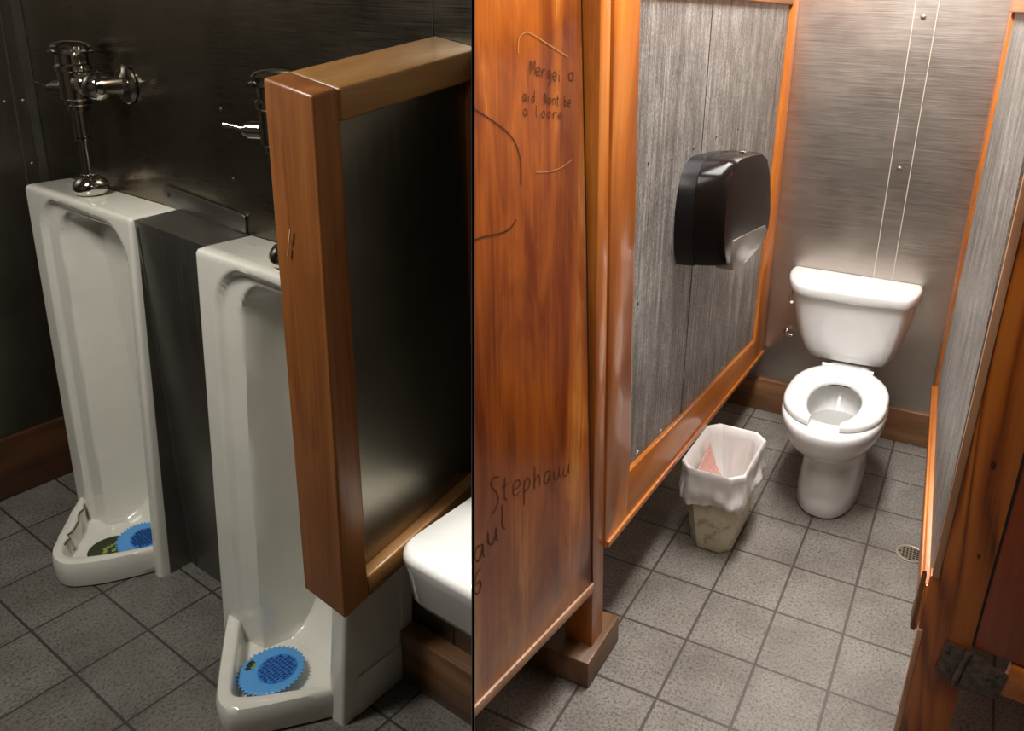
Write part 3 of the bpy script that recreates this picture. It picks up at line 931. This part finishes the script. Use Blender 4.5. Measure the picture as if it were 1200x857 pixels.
RP.part('top_rail', b, 'wood_rail')
b = B(); prism(b, [(1.833, 0.322), (1.90, 0.321), (1.90, 0.335), (1.833, 0.50)], rp, -0.012, 0.0, 0.003)
RP.part('rail_block', b, 'wood_base_y')

# ---- right post, standing on the floor
RQ = Thing('stall_post', 'wide orange board post with dark knots at the right edge of the stall', 'post', 'R', (0.06, 1.8, 0.0))


def qf(p, q, d):                                   # p offset from the left edge, q height
    return (-0.0135 + 0.0575 * q + p, 1.80 - d, q)


b = B(); prism(b, [(0.012, 0.0), (0.118, 0.0), (0.1235, 0.7), (0.13, 2.3), (0.012, 2.3), (0.012, 0.515), (0.001, 0.515), (0.001, 0.36), (0.012, 0.36)], qf, -0.03, 0.0, 0.001)
board = RQ.part('board', b, 'wood_right')
b = B(); prism(b, [(0.0, 0.0), (0.0125, 0.0), (0.0125, 0.36), (0.0, 0.36)], qf, -0.028, 0.004, 0.002)
RQ.part('edge_strip', b, 'wood_pale', label='pale worn lower edge strip')
b = B(); prism(b, [(0.004, 0.515), (0.020, 0.515), (0.020, 2.3), (0.0, 2.3)], qf, -0.028, 0.006, 0.002)
RQ.part('edge_strip', b, 'wood_pale', label='pale worn upper edge strip')
for p, q, r in ((0.074, 0.835, 0.0065), (0.09, 0.60, 0.004)):
    b = B(); lathe(b, [(r, 0.0), (r * 0.9, 0.0006)], qf(p, q, 0.0002), 14, (0.15, -1, 0.0))
    for v_ in b.verts:
        v_.co.z = q + (v_.co.z - q) * 1.7
    RQ.part('knot', b, 'wood_knot', board)

# ---- door at the far right with its hinge
RD = Thing('stall_door', 'dark red-brown door at the lower right corner, hinged to the board post', 'door', 'R', (0.3, 1.8, 0.0))
b = B(); prism(b, [(0.124, 0.352), (0.62, 0.318), (0.62, 2.2), (0.136, 2.2), (0.1295, 0.72)], qf, -0.026, -0.004, 0.002)
RD.part('door_panel', b, 'wood_door_r')
b = B(); prism(b, [(0.210, 0.338), (0.62, 0.313), (0.62, 0.225), (0.198, 0.253)], qf, -0.026, 0.004, 0.003)
RD.part('bottom_rail', b, 'wood_rail')
b = B(); prism(b, [(0.1212, 0.36), (0.1235, 0.36), (0.1285, 0.70), (0.1355, 2.2), (0.1302, 2.2), (0.1242, 0.70)], qf, -0.02, 0.0005)
RD.part('door_gap_shade', b, 'rubber')  # shade of the hinge-side gap, put in as a dark strip
HG = Thing('door_hinge', 'dark worn metal hinge joining board post and door near the floor', 'hinge', 'R', (0.11, 1.78, 0.3))
b = B(); prism(b, [(0.056, 0.265), (0.098, 0.245), (0.118, 0.345), (0.068, 0.352)], qf, 0.0005, 0.005, 0.001)
HG.part('leaf', b, 'hinge')
b = B(); prism(b, [(0.112, 0.235), (0.198, 0.24), (0.209, 0.315), (0.122, 0.342)], qf, 0.0045, 0.009, 0.001)
leaf2 = HG.part('leaf', b, 'hinge')
b = B(); tube(b, [qf(0.101, 0.243, 0.0085), qf(0.118, 0.345, 0.0085)], 0.0075, 12)
HG.part('knuckle', b, 'hinge')
for p, q, dz in ((0.165, 0.285, 0.009), (0.075, 0.325, 0.005), (0.085, 0.275, 0.005), (0.185, 0.305, 0.009)):
    b = B(); lathe(b, [(0.006, 0), (0.005, 0.002), (0.002, 0.003)], qf(p, q, dz), 10, (0, -1, 0))
    HG.part('screw', b, 'screw_dark')

# ================================================================== WASHROOM
def front_a(z, top, bot):
    return lerp(bot, top, min(1, max(0, z / 1.165)))


def urinal(name, label, bl_bot, bl_top, br_bot, br_top, ztop, a_top, a_bot, lip, lip_in, seed, chipped, strip_l, strip_r):
    base = (1.05, (bl_bot + br_bot) / 2, 0.0)
    T = Thing(name, label, 'urinal', 'L', base, 'white floor-standing urinals')
    NN = 56
    levels = [0.0, 0.022, 0.03, 0.038, 0.048, 0.06, 0.075, 0.09, 0.107, 0.125, 0.145, 0.165, 0.19, 0.215, 0.24, 0.27, 0.32, 0.4, 0.5, 0.6, 0.7, 0.8, 0.88, 0.93]
    zt1 = ztop - 0.024                                # crown of the shallow niche
    zt2 = ztop - 0.060                                # crown of the deep recess
    levels += [lerp(0.945, zt1 + 0.002, (i / 30) ** 0.85) for i in range(31)]
    levels += [ztop - 0.012]
    rings = []
    r = 0.010

    def sm(x):
        x = max(0.0, min(1.0, x)); return x * x * (3 - 2 * x)

    def inside(bb, z, lo, hi, top, rad):
        """Distance inside an arched opening lo..hi with its crown at top (negative outside)."""
        dx = min(bb - lo, hi - bb)
        dz = top - z
        if dx < rad and dz < rad:
            return rad - math.hypot(rad - dx, rad - dz)
        return min(dx, dz)

    def ring(z, inset=0.0):
        f = front_a(z, a_top, a_bot) + inset
        bl = lerp(bl_bot, bl_top, z / ztop) - inset; br = lerp(br_bot, br_top, z / ztop) + inset
        P = [(AW - 0.003, br), (f + r + 0.02, br), (f + r, br), (f + r * 0.3, br + r * 0.3), (f, br + r)]
        l1, r1 = bl - strip_l, br + strip_r
        l2, r2 = l1 - 0.075, r1 + 0.012
        full = AW - 0.022 - f
        d1 = min(0.015, full * 0.2)
        for i in range(NN + 1):
            bb = lerp(br + r * 1.5, bl - r * 1.5, i / NN)
            e1 = inside(bb, z, r1, l1, zt1 - 0.10 * max(0.0, (l1 - 0.10 - bb)) ** 1.0 * 0.25, 0.13)
            e2 = inside(bb, z, r2, l2, zt2, 0.10)
            dep = d1 * sm(e1 / 0.014 + 0.3) + 0.010 * sm((l1 - bb) / 0.09) * sm(e1 / 0.03)
            deep = full - d1 - 0.010
            if z < 0.225:                             # cove where the back runs into the basin
                u = 1 - max(0.0, (z - 0.025) / 0.20); deep -= min(deep * 0.85, 0.12) * (1 - math.sqrt(max(0.0, 1 - u * u)))
            dep += deep * sm(e2 / 0.034 + 0.1)
            P.append((f + dep, bb))
        P += [(f, bl - r), (f + r * 0.3, bl - r * 0.3), (f + r, bl), (f + r + 0.02, bl), (AW - 0.003, bl)]
        return [(a, bb, z) for a, bb in P]

    for z in levels:
        rings.append(ring(z))
    rings.append([(a, bb, ztop - 0.003) for a, bb, _ in ring(ztop - 0.004, 0.004)])
    rings.append([(a, bb, ztop) for a, bb, _ in ring(ztop - 0.001, 0.011)])
    bm = B(); loft(bm, rings)
    # lip basin
    def off(poly, d):
        n = len(poly); out = []
        for i in range(n):
            p = Vector(poly[i]); t = (Vector(poly[(i + 1) % n]) - Vector(poly[i - 1])).normalized()
            out.append(tuple(p + Vector((t.y, -t.x)) * d))
        return out
    L0 = lip
    zr = 0.090
    inn = list(lip_in)
    if chipped:
        rr = random.Random(seed)
        inn = [(a + rr.uniform(-0.006, 0.006), bb + rr.uniform(-0.012, 0.005)) if (bb > base[1] + 0.02 and a < 1.03) else (a, bb) for a, bb in inn]
    mid = [lerp(p[0], q[0], 0.25) for p, q in zip(L0, inn)]
    def shrink(poly, k):
        ca = sum(p[0] for p in poly) / len(poly); cb = sum(p[1] for p in poly) / len(poly)
        return [(lerp(p[0], ca, k), lerp(p[1], cb, k)) for p in poly]
    def mix(t):
        return [(lerp(p[0], q[0], t), lerp(p[1], q[1], t)) for p, q in zip(L0, inn)]
    rs = [(mix(0.5), 0.0), (mix(0.12), 0.006), (mix(0.02), 0.025), (mix(0.0), 0.05), (mix(0.03), zr - 0.016), (mix(0.16), zr - 0.003), (mix(0.4), zr), (mix(0.85), zr), (inn, zr - 0.004),
          (shrink(inn, 0.02), zr - 0.018), (shrink(inn, 0.045), 0.036), (shrink(inn, 0.10), 0.024), (shrink(inn, 0.6), 0.020)]
    loft(bm, [[(a, bb, z) for a, bb in p] for p, z in rs])
    body = T.part('body', bm, 'porcelain_old', angle=50)
    if chipped:
        b_ = B()
        pts = [(a + 0.001, bb - 0.001, zr - 0.008) for a, bb in inn if bb > base[1] + 0.02 and a < 1.03]
        tube(b_, pts, 0.0035, 6)
        T.part('chipped_rim', b_, 'chip', body, label='jagged brown chipped inner rim')
    return T, body


def dense(poly, k=5, closed_from=None):
    pts = smooth_line(poly, k)
    return pts


# outlines run from the right side round the front to the left side, then through the body
o1 = dense([(1.240, 2.385), (1.08, 2.395), (1.05, 2.40), (0.93, 2.468), (0.858, 2.530), (0.836, 2.580), (0.843, 2.640), (0.880, 2.700), (0.95, 2.790), (1.04, 2.896), (1.08, 2.898), (1.240, 2.90)], 5)
i1 = dense([(1.235, 2.388), (1.07, 2.408), (1.04, 2.43), (0.955, 2.492), (0.898, 2.543), (0.870, 2.585), (0.873, 2.630), (0.912, 2.692), (0.97, 2.765), (1.035, 2.855), (1.07, 2.87), (1.235, 2.895)], 5)
U1, body1 = urinal('stall_urinal', 'white floor urinal at far left with a chipped rim and full chrome flush valve', 2.905, 3.085, 2.37, 2.398, 1.165, 1.103, 1.032, o1, i1, 3, True, 0.085, 0.038)
o2 = dense([(1.240, 1.462), (1.06, 1.468), (1.03, 1.478), (0.94, 1.545), (0.858, 1.610), (0.822, 1.655), (0.828, 1.708), (0.857, 1.755), (0.928, 1.852), (1.02, 1.968), (1.06, 1.975), (1.240, 1.98)], 5)
i2 = dense([(1.235, 1.465), (1.06, 1.485), (1.02, 1.512), (0.965, 1.568), (0.900, 1.630), (0.868, 1.668), (0.864, 1.695), (0.882, 1.726), (0.953, 1.817), (1.02, 1.905), (1.06, 1.93), (1.235, 1.975)], 5)
U2, body2 = urinal('stall_urinal', 'white floor urinal half behind the wood-framed screen', 1.985, 2.035, 1.452, 1.40, 1.15, 1.085, 1.008, o2, i2, 5, False, 0.085, 0.06)
def top_stamp(T, body, a0, b0, zt):
    bm = B()
    for i, (da, db, wd) in enumerate(((0, 0, 0.016), (0.004, -0.022, 0.012), (-0.006, -0.006, 0.02), (0.001, -0.030, 0.008))):
        prism(bm, [(a0 + da, b0 + db), (a0 + da, b0 + db - wd), (a0 + da + 0.0025, b0 + db - wd), (a0 + da + 0.0025, b0 + db)], lambda p, q, d: (p, q, zt + d), -0.0005, 0.0004)
    T.part('maker_stamp', bm, 'stamp', body, angle=0)


top_stamp(U1, body1, 1.20, 2.995, 1.165)
top_stamp(U2, body2, 1.19, 1.965, 1.15)
# raised rim round the recess in the second urinal's visible flank
b = B()
prism(b, [(1.055, 0.002), (1.236, 0.002), (1.236, 1.1), (1.205, 1.1), (1.205, 0.115), (1.055, 0.125)], lambda p, q, d: (p, lerp(1.452, 1.40, q / 1.15) - d, q), -0.002, 0.005, 0.002)
U2.part('flank_rim', b, 'porcelain_old', body2)


def flush_valve(body, T, aa, bb, zt, wall_b, cover=None):
    """Exposed chrome flushometer standing on the urinal top, supplied from the wall."""
    root = B()
    za = zt
    lathe(root, [(0.036, 0.0), (0.046, 0.008), (0.051, 0.022), (0.049, 0.036), (0.038, 0.052), (0.026, 0.058), (0.025, 0.066), (0.018, 0.068)], (aa, bb, za), 24)
    V = Thing('flush_valve', cover, 'flush valve', 'L', (aa, bb, zt), 'chrome flush valves above the urinals')
    sp = V.part('spud_cover', root, 'chrome')
    t = B(); tube(t, [(aa, bb, za + 0.045), (aa, bb, za + 0.215)], 0.0165, 16)
    lathe(t, [(0.0165, 0), (0.024, 0.002), (0.024, 0.012), (0.0165, 0.014)], (aa, bb, za + 0.17), 18)
    V.part('flush_tube', t, 'chrome')
    t = B(); lathe(t, [(0.023, 0), (0.023, 0.08), (0.031, 0.083), (0.031, 0.098), (0.036, 0.102), (0.036, 0.114), (0.044, 0.12), (0.045, 0.20), (0.050, 0.205), (0.050, 0.22), (0.044, 0.226),
                      (0.044, 0.252), (0.060, 0.257), (0.062, 0.264), (0.052, 0.268), (0.054, 0.278), (0.045, 0.288), (0.022, 0.294), (0.005, 0.295)], (aa, bb, za + 0.185), 28)
    vb = V.part('valve_body', t, 'chrome')
    zc = za + 0.185 + 0.168
    t = B(); lathe(t, [(0.022, 0), (0.022, 0.04), (0.015, 0.046), (0.015, 0.054)], (aa - 0.014, bb + 0.036, zc - 0.02), 16, (-0.45, 1, 0))
    tube(t, [(aa - 0.034, bb + 0.082, zc - 0.02), (aa - 0.046, bb + 0.11, zc - 0.014), (aa - 0.057, bb + 0.135, zc - 0.010)], [0.006, 0.005, 0.0065], 10)
    V.part('handle', t, 'chrome', vb)
    wb = wall_b
    d = Vector((0.0, -1.0, 0)).normalized()
    t = B(); p0 = Vector((aa, bb, zc)) + d * 0.038
    L_ = abs(wb - bb)
    lathe(t, [(0.026, 0), (0.026, 0.010), (0.035, 0.012), (0.035, 0.034), (0.024, 0.038), (0.024, L_ * 0.38), (0.033, L_ * 0.42), (0.042, L_ * 0.52), (0.045, L_ * 0.63), (0.040, L_ * 0.75), (0.028, L_ * 0.82), (0.02, L_ * 0.86)], p0, 22, d)
    V.part('supply_stop', t, 'chrome')
    q = Vector((AW - 0.003, wb, zc + 0.002))
    t = B(); lathe(t, [(0.058, 0), (0.058, 0.006), (0.05, 0.014), (0.036, 0.018), (0.027, 0.022), (0.025, 0.07), (0.028, 0.08), (0.02, 0.092)], q, 28, (-1, 0, 0))
    V.part('wall_flange', t, 'chrome')
    return V


flush_valve(body1, U1, 1.175, 2.775, 1.165, 2.60, 'chrome flush valve standing on the left urinal, lever to the left')
flush_valve(body2, U2, 1.150, 1.715, 1.150, 1.56, 'chrome flush valve mostly hidden behind the screen post')


def urinal_mat(name, label, ca, cb, R_, z, tilt, seed, hole=False):
    T = Thing(name, label, 'urinal screen', 'L', (ca, cb, z), 'blue urinal screens')
    mt = Matrix.Translation((ca, cb, z)) @ Matrix.Rotation(tilt[0], 4, 'X') @ Matrix.Rotation(tilt[1], 4, 'Y')
    bm = B(); n = 160
    def rg(k, h, teeth=0.0):
        return [mt @ Vector(((R_ * k + (teeth if (i // 2) % 2 else 0)) * math.cos(2 * math.pi * i / n), (R_ * k + (teeth if (i // 2) % 2 else 0)) * math.sin(2 * math.pi * i / n), h)) for i in range(n)]
    loft(bm, [rg(0.95, 0.0, 0.005), rg(0.96, 0.004, 0.006), rg(0.93, 0.006, 0.0), rg(0.80, 0.0065), rg(0.3, 0.007)])
    disc = T.part('disc', bm, 'blue_pale', angle=30)
    bm = B(); n2 = 40
    pts = [(R_ * (0.12 + 0.60 * math.cos(2 * math.pi * i / n2)), R_ * (-0.14 + 0.60 * math.sin(2 * math.pi * i / n2))) for i in range(n2)]
    prism(bm, pts, lambda p, q, d: mt @ Vector((p, q, d)), 0.006, 0.0085)
    T.part('grid', bm, 'blue', disc)
    bm = B(); rr = random.Random(seed)
    for i in range(-4, 5):
        for j in range(-4, 5):
            x, y = R_ * (0.12 + i * 0.125), R_ * (-0.14 + j * 0.125)
            if math.hypot(i, j) < 4.4:
                p = mt @ Vector((x + rr.uniform(-.001, .001), y, 0.0083))
                lathe(bm, [(0.0042, 0), (0.0036, 0.003), (0.001, 0.0045)], p, 8)
    T.part('nubs', bm, 'blue_dark', disc, kind='stuff')
    return T, mt, disc


S2, mt2, disc2 = urinal_mat('urinal_screen', 'round scalloped blue rubber screen lying flat in the nearer urinal', 0.984, 1.712, 0.083, 0.048, (0.0, 0.0), 1)
bm = B()
for x0, y0, w_, h_ in ((-0.040, 0.046, 0.010, 0.012), (-0.031, 0.051, 0.011, 0.014), (-0.022, 0.056, 0.011, 0.013)):
    prism(bm, [(x0, y0), (x0 + w_, y0 - 0.003), (x0 + w_, y0 + h_), (x0 - 0.002, y0 + h_)], lambda p, q, d: mt2 @ Vector((p, q, d)), 0.006, 0.0078)
S2.part('logo_mark', bm, 'mark_dark', disc2)
bm = B(); prism(bm, [(-0.030, 0.040), (-0.016, 0.046), (-0.008, 0.058), (-0.016, 0.056), (-0.032, 0.046)], lambda p, q, d: mt2 @ Vector((p, q, d)), 0.006, 0.0074)
S2.part('logo_swoosh', bm, 'mark_green', disc2)
S1, mt1, disc1 = urinal_mat('urinal_screen', 'blue rubber screen shoved aside in the far left urinal beside its dark drain', 1.060, 2.535, 0.068, 0.056, (0.18, -0.10), 2)
DH = Thing('urinal_drain', 'dark stained drain opening in the far left urinal', 'drain', 'L', (1.0, 2.61, 0.032))
bm = B(); lathe(bm, [(0.066, 0.0), (0.066, 0.0035), (0.060, 0.005), (0.056, 0.003), (0.01, 0.002)], (0.995, 2.60, 0.030), 32)
DH.part('drain_hole', bm, 'drain_dark')
bm = B(); rr = random.Random(4)
for i in range(7):
    t = rr.uniform(0, 6.28); q = rr.uniform(0.01, 0.045)
    lathe(bm, [(0.008, 0), (0.006, 0.002)], (0.995 + q * math.cos(t), 2.60 + q * math.sin(t), 0.0325), 8)
DH.part('green_residue', bm, 'mark_green')

# ---- steel filler between the urinals
FL = Thing('filler_panel', 'dark steel filler box between the two urinals with a raised back plate', 'filler panel', 'L', (1.17, 2.22, 0.0))
b = B(); hexa(b, [(1.128, 1.988, 0.0), (1.128, 2.367, 0.0), (AW - 0.003, 2.367, 0.0), (AW - 0.003, 1.988, 0.0),
                  (1.112, 2.038, 1.150), (1.112, 2.395, 1.158), (AW - 0.003, 2.395, 1.165), (AW - 0.003, 2.038, 1.152)], 0.002)
FL.part('box', b, 'steel_fill')
b = B(); prism(b, [(2.045, 1.154), (2.393, 1.161), (2.393, 1.168), (2.462, 1.169), (2.462, 1.222), (2.452, 1.232), (2.055, 1.206), (2.045, 1.20)], lambda p, q, d: (AW - d, p, q), 0.002, 0.008, 0.001)
pl_ = FL.part('back_plate', b, 'steel_fill')
b = B(); lathe(b, [(0.008, 0), (0.008, 0.001)], (AW - 0.008, 2.43, 1.205), 14, (-1, 0, 0))
FL.part('screw_hole', b, 'rubber', pl_)
b = B(); prism(b, [(2.33, 0.002), (2.335, 0.002), (2.383, 1.14), (2.380, 1.14)], lambda p, q, d: (lerp(1.128, 1.112, q / 1.15) - d, p, q), -0.001, 0.0015)
FL.part('fold_line', b, 'fold')
b = B(); hexa(b, [(1.062, 2.3665, 0.0), (1.062, 2.3685, 0.0), (1.128, 2.3685, 0.0), (1.128, 2.3665, 0.0), (1.118, 2.394, 1.15), (1.118, 2.396, 1.15), (1.126, 2.396, 1.15), (1.126, 2.394, 1.15)])
FL.part('side_sheet', b, 'steel_fill')

# ---- wood-framed privacy screen
B0, B1 = 1.15, 1.29
SC = Thing('privacy_screen', 'wood-framed privacy screen with a dark steel panel between urinal and basin', 'screen', 'L', (1.0, 1.2, 0.6))


def zb(a):
    return 0.618 + (a - 0.822) * 0.185


def zt(a):
    return 1.640 + (a - 0.84) * 0.155


def sf(p, q, d):                                    # p along a, q height, d thickness
    return (p, B0 + d, q)


AF = 0.83
b = B()
hexa(b, [(0.822, B0, zb(0.822)), (0.822, B1 - 0.012, zb(0.822) + 0.012), (0.882, B1 - 0.012, zb(0.882) + 0.012), (0.882, B0, zb(0.882)),
         (0.836, B0, zt(0.836)), (0.836, B1 - 0.006, zt(0.836) + 0.02), (0.890, B1 - 0.006, zt(0.89) + 0.02), (0.890, B0, zt(0.89))], 0.006, 3)
post = SC.part('post', b, 'wood_screen')
b = B(); hexa(b, [(0.890, B0, zt(0.89) - 0.058), (0.890, B1 - 0.006, zt(0.89) - 0.058), (1.243, B1 - 0.006, zt(1.243) - 0.058), (1.243, B0, zt(1.243) - 0.058),
                  (0.890, B0, zt(0.89)), (0.890, B1 - 0.006, zt(0.89) + 0.02), (1.243, B1 - 0.006, zt(1.243) + 0.02), (1.243, B0, zt(1.243))], 0.006, 3)
SC.part('top_rail', b, 'wood_screen_x', clip=True)
b = B(); hexa(b, [(0.882, B0, zb(0.882)), (0.882, B1 - 0.012, zb(0.882)), (1.243, B1 - 0.012, zb(1.243)), (1.243, B0, zb(1.243)),
                  (0.882, B0, zb(0.882) + 0.05), (0.882, B1 - 0.012, zb(0.882) + 0.05), (1.243, B1 - 0.012, zb(1.243) + 0.05), (1.243, B0, zb(1.243) + 0.05)], 0.005, 3)
SC.part('bottom_rail', b, 'wood_screen_x', clip=True)
b = B(); prism(b, [(1.218, zb(1.218) + 0.05), (1.243, zb(1.243) + 0.05), (1.243, zt(1.243) - 0.058), (1.218, zt(1.218) - 0.058)], sf, 0.004, 0.12, 0.003)
SC.part('back_stile', b, 'wood_screen', clip=True)
b = B(); prism(b, [(0.87, zb(0.87) + 0.03), (1.23, zb(1.23) + 0.03), (1.23, zt(1.23) - 0.04), (0.87, zt(0.87) - 0.04)], sf, 0.028, 0.055)
SC.part('steel_panel', b, 'steel_screen', angle=0, clip=True)
b = B()
for p0, p1 in (((1.228, 1.400), (1.236, 1.372)), ((1.237, 1.366), (1.241, 1.348))):
    prism(b, [(p0[0], p0[1]), (p0[0] + 0.0022, p0[1]), (p1[0] + 0.0022, p1[1]), (p1[0], p1[1])], lambda p, q, d: (AF - 0.001 - d, p, q), 0, 0.002)
SC.part('scratches', b, 'scratch_w', post)

# ---- wash basin
SK = Thing('wash_basin', 'white wall-hung wash basin lit brightly at the right of the screen', 'basin', 'L', (1.0, 0.95, 0.62))


def rr2(a0, a1, b0, b1, z, c):
    return rect_ring(a0, a1, b0, b1, z, c, 8)


b = B()
loft(b, [rr2(0.975, 1.243, 0.49, 1.065, 0.592, 0.03), rr2(0.945, 1.243, 0.46, 1.090, 0.602, 0.04), rr2(0.930, 1.243, 0.44, 1.103, 0.628, 0.045), rr2(0.918, 1.243, 0.42, 1.108, 0.70, 0.05), rr2(0.908, 1.243, 0.41, 1.108, 0.728, 0.052),
         rr2(0.911, 1.243, 0.412, 1.106, 0.742, 0.05), rr2(0.921, 1.243, 0.42, 1.098, 0.750, 0.045), rr2(0.975, 1.19, 0.50, 1.00, 0.750, 0.07), rr2(0.985, 1.18, 0.51, 0.988, 0.744, 0.068),
         rr2(1.0, 1.17, 0.53, 0.965, 0.70, 0.06), rr2(1.03, 1.15, 0.57, 0.93, 0.655, 0.05), rr2(1.06, 1.12, 0.62, 0.88, 0.645, 0.028)])
SK.part('bowl', b, 'porcelain', angle=50, clip=True)
